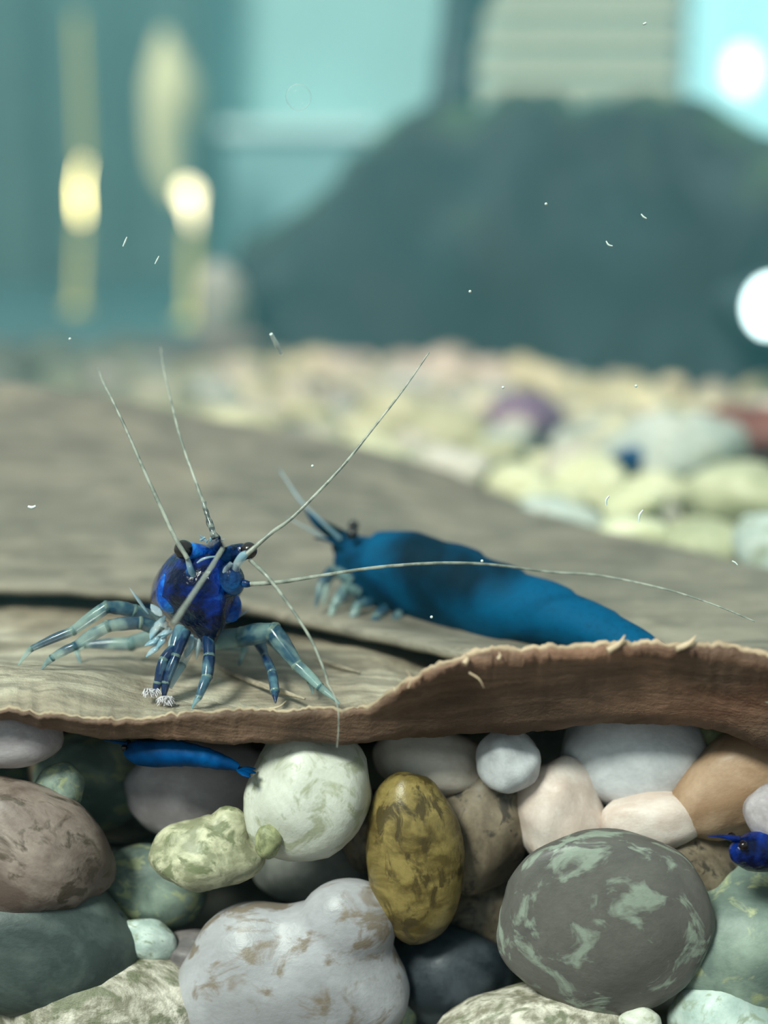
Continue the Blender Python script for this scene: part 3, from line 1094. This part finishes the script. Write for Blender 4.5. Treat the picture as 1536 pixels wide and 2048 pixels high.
PALE = clear_mat('pale_membrane', S(140, 180, 198), S(214, 228, 228), 8, 0.3)
WHITE = clear_mat('white_bristle', S(206, 200, 204), S(240, 236, 238), 30, 0.45)
JOINT = clear_mat('pale_joint', S(70, 104, 112), S(176, 196, 176), 9, 0.3)
FEELB = clear_mat('rough_feeler_base', S(70, 78, 78), S(150, 158, 150), 30, 0.6)
ANTF = clear_mat('antenna_faint', S(130, 136, 128), S(184, 190, 178), 20, 0.30, 0.4)
EYEM = plain('eye_black', srgb(20, 14, 16), 0.12, 0, 0.3, 20)
def cornea_mat():
    m = M('cornea')
    lw = m.n.new('ShaderNodeLayerWeight')
    lw.inputs['Blend'].default_value = 0.3
    m.color(S(226, 206, 196)).set(rough=0.05, coat=1.0, alpha=m.ramp(lw.outputs['Facing'], [(0.45, 0.02), (0.95, 0.55)]))
    return m.m
CORNEA = cornea_mat()

def loft_body(mb, spine, roll=0.0, egg=0.35, sides=36, sub=8, seg=None, low=1.0, taper=1.4):
    pts = [s[0] for s in spine]
    P_, W = spline(pts, [s[1] for s in spine], sub)
    _, H = spline(pts, [s[2] for s in spine], sub)
    rows = []
    n = len(P_)
    for i, p in enumerate(P_):
        t = P_[min(i + 1, n - 1)] - P_[max(i - 1, 0)]
        t.normalize()
        sd_ = t.cross(Vector((0, 0, 1)))
        sd_.normalize()
        u = sd_.cross(t)
        q = Quaternion(t, roll)
        sd_, u = q @ sd_, q @ u
        u_ = i / (n - 1)
        k_ = 1.0
        if seg and u_ > seg[0]:
            ph = ((u_ - seg[0]) / (1 - seg[0]) * seg[1]) % 1.0
            k_ = 1.0 + 0.07 * (ph - 0.4)
        row = []
        for k in range(sides):
            a = 2 * math.pi * k / sides
            s, c = math.sin(a), math.cos(a)
            wf = 1 - egg * max(0.0, -s) ** taper - 0.10 * max(0.0, s) ** 3
            r = p + sd_ * (c * W[i] * wf * k_) + u * (s * H[i] * k_ * (low if s < 0 else 1.0))
            row.append(r + Vector((1, 1, 1)) * 0.006 * n3(r, 7, 2))
        rows.append(row)
    mb.grid(rows, close_u=True)
    mb.cap(rows[0], flip=True)
    mb.cap(rows[-1])
    return mb

def leg(parent, pts, rad, m=LEGM, name='leg', joints=True):
    q = [P(*a) for a in pts]
    mb = MB()
    # each limb segment is a slim spindle so that the joints show
    for i in range(len(q) - 1):
        a, b = q[i], q[i + 1]
        r0, r1 = rad[i], rad[i + 1]
        n = 7
        pp, rr = [], []
        for k in range(n):
            t = k / (n - 1)
            pp.append(a.lerp(b, t) + Vector((0, 0, 0.004 * math.sin(math.pi * t))))
            rr.append(1.02 * lerp(r0, r1, t) * (0.93 + 0.12 * math.sin(math.pi * min(1, t * 1.05))))
        mb.tube(pp, rr, 10, 1, 0.10, seed=i)
    o = mb.build(name, m, parent)
    for i in range(1, len(q) - 1):
        if joints and rad[i] > 0.014:
            ax = (q[i + 1] - q[i - 1]).normalized()
            MB().tube([q[i] - ax * rad[i] * 0.3, q[i], q[i] + ax * rad[i] * 0.3], [rad[i] * 0.95, rad[i] * 1.08, rad[i] * 0.95], 10, 3).build('joint', JOINT, o)
    return o

def whip(parent, pts, r0, r1, m=None, name='antenna', wob=0.12):
    q = [P(*a) for a in pts]
    n = len(q)
    rad = [lerp(r0, r1, (i / (n - 1)) ** 0.8) for i in range(n)]
    return MB().tube(q, rad, 8, 10, wob).build(name, m or ANTM, parent)

def blade(parent, a, b, w, m, name, th=0.25):
    a, b = P(*a), P(*b)
    pp = [a.lerp(b, t) for t in (0, 0.2, 0.5, 0.8, 1)]
    return MB().tube(pp, [w * 0.3, w * 0.8, w, w * 0.6, w * 0.08], 10, 4, flat=th).build(name, m, parent)

# --- the shrimp facing the lens
def front_shrimp():
    t = empty('shrimp', P(385, 1400, 6.62))
    tag(t, 'dark blue shrimp with long pale antennae standing on the leaf', 'shrimp')
    sp = [(P(430, 1160, 6.555), 0.03, 0.05), (P(425, 1164, 6.59), 0.11, 0.13), (P(415, 1170, 6.66), 0.175, 0.195), (P(402, 1179, 6.80), 0.228, 0.235),
          (P(396, 1188, 7.02), 0.243, 0.240), (P(390, 1192, 7.28), 0.236, 0.225), (P(386, 1194, 7.50), 0.215, 0.205), (P(382, 1196, 7.72), 0.185, 0.18),
          (P(378, 1198, 7.95), 0.15, 0.15), (P(375, 1202, 8.12), 0.115, 0.115), (P(372, 1210, 8.27), 0.075, 0.08), (P(370, 1218, 8.36), 0.04, 0.05)]
    loft_body(MB(), sp, roll=-0.10, egg=0.70, seg=(0.55, 6), low=1.25, taper=1.0).build('body', SHELL, t)
    # tail fan
    e = P(370, 1218, 8.34)
    for k, ang in enumerate((-0.9, -0.45, 0, 0.45, 0.9)):
        dv = Vector((math.sin(ang), math.cos(ang), -0.05 - 0.05 * abs(ang)))
        pp = [e + dv * (0.36 * q) for q in (0, 0.3, 0.65, 1.0)]
        MB().tube(pp, [0.03, 0.07, 0.085, 0.03], 10, 4, flat=0.2).build('tail_fan', BLUESH, t)
    # eyes on stalks
    for (sx, sy, ex, ey, m, r) in ((418, 1112, 371, 1100, BLUESH, 0.047), (448, 1112, 494, 1102, DARKSH, 0.042)):
        s0, s1 = P(sx, sy, 6.70), P(ex, ey, 6.60)
        st = MB().tube([s0, s0.lerp(s1, 0.4), s0.lerp(s1, 0.8), s1], [0.04, 0.047, 0.045, 0.035], 14, 5).build('eyestalk', m, t)
        ev = MB().ball(s1 + (s1 - s0).normalized() * 0.012, (r, r, r * 1.02), nu=28, nv=18).build('eye', EYEM, t)
        c = MB().ball(s1 + (s1 - s0).normalized() * 0.024, (r * 1.08, r * 1.02, r * 1.06), nu=28, nv=18).build('cornea', CORNEA, ev)
    # rostrum with small teeth
    ra, rb = P(432, 1104, 6.92), P(440, 1082, 6.40)
    mb = MB().tube([ra, ra.lerp(rb, 0.4), ra.lerp(rb, 0.75), rb], [0.055, 0.035, 0.02, 0.005], 12, 6, flat=1.3)
    for k in range(6):
        b0 = ra.lerp(rb, 0.30 + 0.11 * k) + Vector((0, 0, 0.02))
        mb.tube([b0, b0 + Vector((0.003, -0.02, 0.022))], [0.009, 0.001], 6, 2)
    mb.build('rostrum', DARKSH, t)
    # pale flecks shaped as whitish glints between the eyes
    mb = MB()
    rr = random.Random(4)
    for k in range(12):
        c = P(lerp(398, 445, rr.random()), lerp(1074, 1090, rr.random()), 6.66)
        mb.tube([c, c + Vector((rr.uniform(-.03, .03), -0.01, rr.uniform(-.005, .02)))], [0.007, 0.002], 6, 2)
    mb.tube([P(394, 1126, 6.545), P(404, 1119, 6.54), P(416, 1115, 6.54), P(430, 1113, 6.55)], [0.004, 0.007, 0.006, 0.004], 7, 5)
    mb.build('head_glints', PALE, t)
    # antennal scales and cheeks
    R = Matrix.Rotation(math.radians(-14), 3, 'Y')
    MB().ball(P(464, 1158, 6.575), (0.062, 0.075, 0.085), R).build('antenna_base', DARKSH, t)
    MB().ball(P(382, 1146, 6.575), (0.030, 0.035, 0.030), R).build('antenna_base', DARKSH, t)
    R = Matrix.Rotation(math.radians(12), 3, 'Y')
    MB().ball(P(346, 1182, 6.72), (0.085, 0.075, 0.115), R).build('cheek', BLUESH, t)
    R = Matrix.Rotation(math.radians(-24), 3, 'Y')
    MB().ball(P(452, 1206, 6.76), (0.075, 0.075, 0.105), R).build('cheek', BLUESH, t)
    # antennule stalks
    for pts, r in (([(466, 1150, 6.56), (474, 1130, 6.52), (484, 1114, 6.50), (494, 1106, 6.49)], 0.022), ([(386, 1152, 6.56), (380, 1135, 6.53), (374, 1114, 6.51)], 0.016),
                   ([(446, 1156, 6.55), (452, 1140, 6.52), (462, 1126, 6.50)], 0.014)):
        q = [P(*a) for a in pts]
        MB().tube(q, [r] * (len(q) - 1) + [r * 0.7], 10, 5, 0.1).build('antennule_stalk', PALE, t)
    a2 = MB().tube([P(484, 1166, 6.56), P(494, 1168, 6.54), P(504, 1168, 6.53)], [0.022, 0.018, 0.010], 10, 4).build('antennule_stalk', DARKSH, t)
    # the long feelers
    whip(t, [(376, 1118, 6.50), (350, 1075, 6.52), (322, 1015, 6.55), (290, 945, 6.58), (255, 865, 6.62), (226, 803, 6.68), (205, 762, 6.9), (196, 735, 7.1)], 0.0125, 0.0045)
    whip(t, [(431, 1076, 6.62), (420, 1048, 6.64), (407, 1005, 6.68)], 0.017, 0.012, FEELB, 'feeler_base', 0.6)
    whip(t, [(407, 1007, 6.68), (392, 965, 6.74), (362, 880, 6.85), (344, 810, 7.0), (328, 740, 7.2), (322, 695, 7.4)], 0.0105, 0.004)
    whip(t, [(492, 1110, 6.49), (540, 1068, 6.50), (590, 1030, 6.52), (680, 938, 6.56), (745, 858, 6.60), (806, 780, 6.62), (858, 705, 6.64)], 0.0125, 0.004)
    whip(t, [(500, 1168, 6.53), (560, 1164, 6.54), (650, 1150, 6.58), (760, 1134, 6.64), (880, 1126, 6.72), (980, 1129, 6.86), (1100, 1144, 7.0), (1200, 1151, 7.0), (1330, 1178, 6.85), (1430, 1210, 6.7), (1510, 1243, 6.64)], 0.0115, 0.0036)
    whip(t, [(500, 1120, 6.52), (530, 1148, 6.45), (560, 1185, 6.42), (595, 1235, 6.40), (625, 1285, 6.38), (648, 1340, 6.36), (656, 1368, 6.35)], 0.010, 0.006)
    whip(t, [(654, 1366, 6.35), (668, 1390, 6.32), (676, 1420, 6.30), (677, 1455, 6.28), (674, 1495, 6.27)], 0.004, 0.002)
    whip(t, [(446, 1096, 6.46), (425, 1130, 6.40), (400, 1168, 6.32), (370, 1212, 6.22), (346, 1248, 6.12)], 0.012, 0.014, ANTF)
    # walking legs
    leg(t, [(318, 1248, 6.90), (268, 1222, 6.84), (214, 1214, 6.80), (146, 1262, 6.78), (62, 1298, 6.76), (37, 1330, 6.75)], [0.04, 0.036, 0.034, 0.026, 0.017, 0.005])
    leg(t, [(322, 1262, 6.84), (280, 1246, 6.78), (216, 1252, 6.74), (150, 1292, 6.74), (104, 1316, 6.74), (82, 1340, 6.73)], [0.034, 0.034, 0.034, 0.024, 0.020, 0.005])
    leg(t, [(318, 1270, 7.1), (262, 1288, 7.15), (170, 1290, 7.15), (152, 1300, 7.15), (164, 1336, 7.05)], [0.04, 0.04, 0.02, 0.016, 0.004])
    leg(t, [(432, 1284, 6.86), (484, 1274, 6.80), (546, 1264, 6.74), (594, 1330, 6.66), (640, 1374, 6.60), (679, 1408, 6.57)], [0.044, 0.052, 0.052, 0.032, 0.022, 0.006])
    leg(t, [(440, 1276, 7.0), (512, 1272, 6.98), (530, 1312, 6.86), (544, 1345, 6.76), (550, 1382, 6.66), (551, 1406, 6.60)], [0.036, 0.036, 0.020, 0.024, 0.024, 0.004], LEGD)
    leg(t, [(430, 1280, 7.1), (530, 1270, 7.05), (600, 1334, 6.90), (622, 1362, 6.84), (626, 1388, 6.78)], [0.03, 0.03, 0.02, 0.022, 0.004])
    leg(t, [(436, 1290, 7.25), (490, 1298, 7.25), (478, 1330, 7.1)], [0.025, 0.022, 0.006])
    # front legs with whitish pincers
    for pts, rd, m in (([(362, 1256, 6.74), (350, 1296, 6.68), (328, 1320, 6.64), (316, 1366, 6.61), (310, 1388, 6.60)], [0.034, 0.028, 0.028, 0.024, 0.012], LEGD),
                       ([(372, 1262, 6.72), (352, 1312, 6.64), (332, 1366, 6.60), (328, 1392, 6.585)], [0.028, 0.026, 0.022, 0.012], LEGD),
                       ([(416, 1266, 6.74), (419, 1312, 6.66), (414, 1354, 6.60), (398, 1394, 6.55), (384, 1417, 6.53)], [0.030, 0.030, 0.028, 0.018, 0.004], LEGD)):
        leg(t, pts, rd, m)
    leg(t, [(392, 1280, 6.80), (364, 1330, 6.72), (340, 1376, 6.66)], [0.02, 0.022, 0.012], PALE)
    for (cx, cy, d, s) in ((302, 1389, 6.60, 1.0), (332, 1405, 6.57, 1.2)):
        mb = MB()
        rr = random.Random(cx)
        base = P(cx + 4, cy - 12, d)
        for k in range(80):
            tip = P(cx + rr.gauss(0, 9) * s, cy + rr.uniform(-6, 7) * s, d - rr.uniform(-0.03, 0.06))
            st = base.lerp(tip, 0.25) + Vector((rr.gauss(0, .012), 0, 0))
            mb.tube([st, st.lerp(tip, 0.5) + Vector((rr.gauss(0, .008), 0, 0.008)), tip], [0.003, 0.0045, 0.001], 5, 2)
        mb.build('pincer', WHITE, t)
    # mouthparts and gill-side bits
    rr = random.Random(8)
    for k in range(9):
        a = (rr.uniform(318, 350), rr.uniform(1225, 1285), 6.80)
        blade(t, a, (a[0] + rr.uniform(-40, 12), a[1] + rr.uniform(10, 40), 6.76), 0.03, PALE, 'mouthpart', 0.5)
    for a, b in (((384, 1270, 6.76), (371, 1316, 6.70)), ((400, 1275, 6.78), (392, 1320, 6.76)), ((352, 1262, 6.78), (340, 1310, 6.74))):
        blade(t, a, b, 0.028, PALE, 'mouthpart', 0.6)
    blade(t, (297, 1228, 6.80), (258, 1174, 6.78), 0.018, PALE, 'side_bristle', 0.4)
    blade(t, (452, 1246, 6.86), (500, 1219, 6.84), 0.026, PALE, 'side_bristle', 0.4)
    blade(t, (322, 1232, 6.70), (302, 1208, 6.74), 0.03, PALE, 'side_bristle', 0.4)
    return t
front_shrimp()

# --- the bright blue shrimp walking on the rear leaf
def rear_shrimp():
    t = empty('shrimp', P(830, 1262, 7.75))
    tag(t, 'bright blue shrimp seen from the side on the rear leaf', 'shrimp')
    D = [(660, 8.05), (820, 7.85), (1000, 7.5), (1200, 7.12), (1400, 6.85)]
    rows = [(668, 1090, .03, .03), (682, 1096, .07, .08), (700, 1110, .11, .14), (740, 1134, .17, .225), (820, 1150, .20, .26), (900, 1174, .20, .255), (1000, 1208, .19, .23),
            (1100, 1232, .165, .18), (1200, 1264, .135, .13), (1290, 1300, .10, .085), (1350, 1322, .06, .05)]
    sp = [(P(x, y, curve(D, x)), w, h) for x, y, w, h in rows]
    loft_body(MB(), sp, egg=0.25, seg=(0.45, 6)).build('body', SHELL2, t)
    # dark saddle markings are part of the shell, hence close to the body
    e = P(1345, 1320, 6.88)
    for ang in (-0.7, -0.35, 0, 0.35, 0.7):
        dv = Vector((math.cos(ang), math.sin(ang) - 0.3, -0.12))
        pp = [e + dv * (0.34 * q) for q in (0, 0.3, 0.65, 1.0)]
        MB().tube(pp, [0.03, 0.07, 0.08, 0.03], 10, 4, flat=0.25).build('tail_fan', SHELL2, t)
    q = [P(700, 1082, 8.0), P(660, 1062, 8.0), (P(630, 1040, 8.0)), P(608, 1012, 8.0)]
    MB().tube(q, [0.05, 0.045, 0.03, 0.006], 10, 6).build('rostrum', SHELL2, t)
    for dy in (-0.12, 0.12):
        c = P(706, 1060, 7.95) + Vector((0, dy, 0))
        MB().ball(c, 0.034).build('eye', EYEM, t)
    MB().tube([P(690, 1100, 7.95), P(660, 1080, 7.92), P(628, 1076, 7.9)], [0.05, 0.04, 0.01], 10, 5, flat=0.4).build('antennal_scale', SHELL2, t)
    whip(t, [(680, 1078, 7.95), (640, 1040, 7.9), (600, 1000, 7.9), (560, 940, 8.0)], 0.014, 0.004, PALE)
    whip(t, [(676, 1090, 7.95), (620, 1060, 7.85), (575, 1035, 7.8)], 0.014, 0.004, PALE)
    for pts in ([(700, 1160, 7.85), (664, 1140, 7.8), (640, 1170, 7.75), (632, 1215, 7.7)], [(716, 1185, 7.85), (690, 1176, 7.8), (668, 1210, 7.75), (656, 1250, 7.7)],
                [(740, 1205, 7.8), (716, 1210, 7.74), (704, 1240, 7.7), (694, 1266, 7.65)], [(770, 1218, 7.8), (752, 1236, 7.7), (748, 1260, 7.65), (740, 1278, 7.62)],
                [(800, 1226, 7.8), (790, 1245, 7.7), (796, 1270, 7.62), (790, 1286, 7.6)]):
        leg(t, pts, [0.034, 0.03, 0.024, 0.008], LEGM)
        leg(t, [(a + 14, b - 6, d + 0.28) for a, b, d in pts], [0.034, 0.03, 0.024, 0.008], LEGM)
    for k in range(5):
        x = 880 + k * 62
        y = 1250 + k * 17
        blade(t, (x, y, curve(D, x) - 0.05), (x - 18, y + 34, curve(D, x) - 0.1), 0.05, LEGM, 'swimmeret', 0.35)
    # dark saddle patches of the back
    for (x, y, w, h) in ((840, 1122, .20, .12), (905, 1140, .17, .11), (985, 1172, .14, .08)):
        pass
    return t
rear_shrimp()

# --- small shrimps half hidden between stones
def small_shrimp(at, yaw, L, m, label, pitch=0.0, limbs=True):
    t = empty('shrimp', at)
    tag(t, label, 'shrimp')
    Rz = Matrix.Rotation(yaw, 3, 'Z') @ Matrix.Rotation(pitch, 3, 'Y')
    g = lambda x, y, z: Vector(at) + Rz @ (Vector((x, y, z)) * L)
    sp = [(g(0.5, 0, .20), .012 * L, .012 * L), (g(0.47, 0, .20), .05 * L, .06 * L), (g(0.38, 0, .20), .09 * L, .105 * L), (g(0.2, 0, .20), .10 * L, .115 * L),
          (g(0, 0, .21), .095 * L, .11 * L), (g(-.2, 0, .19), .08 * L, .09 * L), (g(-.36, 0, .15), .055 * L, .06 * L), (g(-.47, 0, .11), .03 * L, .03 * L)]
    loft_body(MB(), sp, egg=0.25, seg=(0.5, 6), sides=24).build('body', m, t)
    for ang in (-0.6, 0, 0.6):
        pp = [g(-.46 - .16 * q * math.cos(ang), .16 * q * math.sin(ang), .11 - 0.03 * q) for q in (0, .35, .7, 1)]
        MB().tube(pp, [.015 * L, .035 * L, .04 * L, .012 * L], 8, 3, flat=.25).build('tail_fan', m, t)
    MB().tube([g(.46, 0, .27), g(.56, 0, .285), g(.66, 0, .29)], [.02 * L, .012 * L, .002 * L], 8, 3).build('rostrum', m, t)
    for s in (-1, 1):
        MB().ball(g(.47, .055 * s, .26), .026 * L, nu=14, nv=8).build('eye', EYEM, t)
        if not limbs:
            continue
        MB().tube([g(.48, .03 * s, .21), g(.62, .10 * s, .30), g(.85, .25 * s, .42), g(1.05, .4 * s, .45)], [.008 * L, .006 * L, .004 * L, .002 * L], 6, 5).build('antenna', ANTM, t)
        for k in range(5):
            x = .40 - k * .075
            MB().tube([g(x, .05 * s, .11), g(x + .02, .14 * s, .12), g(x + .03, .20 * s, .05), g(x + .03, .22 * s, 0)],
                      [.014 * L, .014 * L, .009 * L, .003 * L], 7, 3).build('leg', LEGM, t)
    return t
small_shrimp(P(365, 1556, 6.62), math.radians(172), 0.6, SHELL3, 'blue shrimp hiding in the dark gap under the front leaf', 0.0, False)
small_shrimp(P(1600, 1770, 6.62), math.radians(200), 0.9, SHELL, 'dark blue shrimp wedged beside the orange tan pebble', -0.15, False)
small_shrimp(P(1243, 970, 13.2), math.radians(60), 1.1, SHELL3, 'tiny blue shrimp on the gravel behind the brown leaf')

# ------------------------------------------------------------------ specks drifting in the water
speck = clear_mat('pale_speck', S(200, 214, 206), S(240, 246, 240), 40, 0.8, 0.3)
def fleck(pts, r, label, group=None, name='drifting_speck', m=speck):
    q = [P(*a) for a in pts]
    n = len(q)
    rad = [r * (0.35 + 0.65 * math.sin(math.pi * (i + 0.5) / n)) for i in range(n)]
    o = MB().tube(q, rad, 7, 4, 0.3).build(name, m)
    return tag(o, label, 'speck', group)
DR = 'round specks drifting in the water'
fleck([(56, 1013, 6.6), (64, 1015, 6.6), (72, 1012, 6.6)], 0.009, 'bright white fleck drifting in front of the hump of the leaf')
fleck([(254, 474, 6.6), (250, 484, 6.6), (246, 493, 6.6)], 0.005, 'thin slanting pale hair drifting beside the bright glints', 'pale hairs near the glints')
fleck([(318, 512, 6.6), (314, 520, 6.6), (310, 528, 6.6)], 0.004, 'thin slanting pale hair drifting beside the bright glints', 'pale hairs near the glints')
fleck([(1212, 482, 6.6), (1217, 490, 6.6), (1225, 492, 6.6)], 0.005, 'bent pale hair drifting before the dark rock', 'bent hairs before the rock')
fleck([(1282, 428, 6.6), (1287, 434, 6.6), (1293, 437, 6.6)], 0.005, 'bent pale hair drifting before the dark rock', 'bent hairs before the rock')
fleck([(1218, 992, 6.6), (1212, 1000, 6.6), (1212, 1011, 6.6)], 0.006, 'curved white hair drifting before the pebbles', 'curved hairs before the gravel')
fleck([(1286, 1020, 6.6), (1279, 1030, 6.6), (1278, 1045, 6.6)], 0.006, 'curved white hair drifting before the pebbles', 'curved hairs before the gravel')
fleck([(1464, 1122, 6.6), (1470, 1125, 6.6), (1475, 1130, 6.6)], 0.005, 'short pale hair drifting above the tip of the long feeler')
fleck([(542, 668, 6.9), (553, 688, 6.95), (562, 708, 7.0)], 0.014, 'pale translucent shred floating above the gravel edge', m=speck)
fleck([(1286, 49, 6.6), (1292, 46, 6.6)], 0.007, 'tiny pale fleck drifting before the cream blind')
for (x, y) in ((1092, 408), (140, 678), (940, 583), (625, 932), (964, 1122), (863, 1234), (1006, 775), (1272, 772)):
    c = P(x, y, 6.6)
    tag(MB().ball(c, 0.0075, nu=10, nv=6).build('drifting_speck', speck), 'tiny round white speck drifting in the water', 'speck', DR)

def bubble_mat():
    m = M('bubble_skin')
    lw = m.n.new('ShaderNodeLayerWeight')
    lw.inputs['Blend'].default_value = 0.35
    a = m.ramp(lw.outputs['Facing'], [(0.35, 0.03), (0.92, 0.5)])
    m.color(S(214, 240, 236)).set(rough=0.1, coat=1.0, alpha=a)
    return m.m
tag(MB().ball(P(597, 194, 6.6), 0.064, nu=32, nv=20).build('bubble', bubble_mat()), 'small clear round bubble with a pale rim floating in the water', 'bubble')
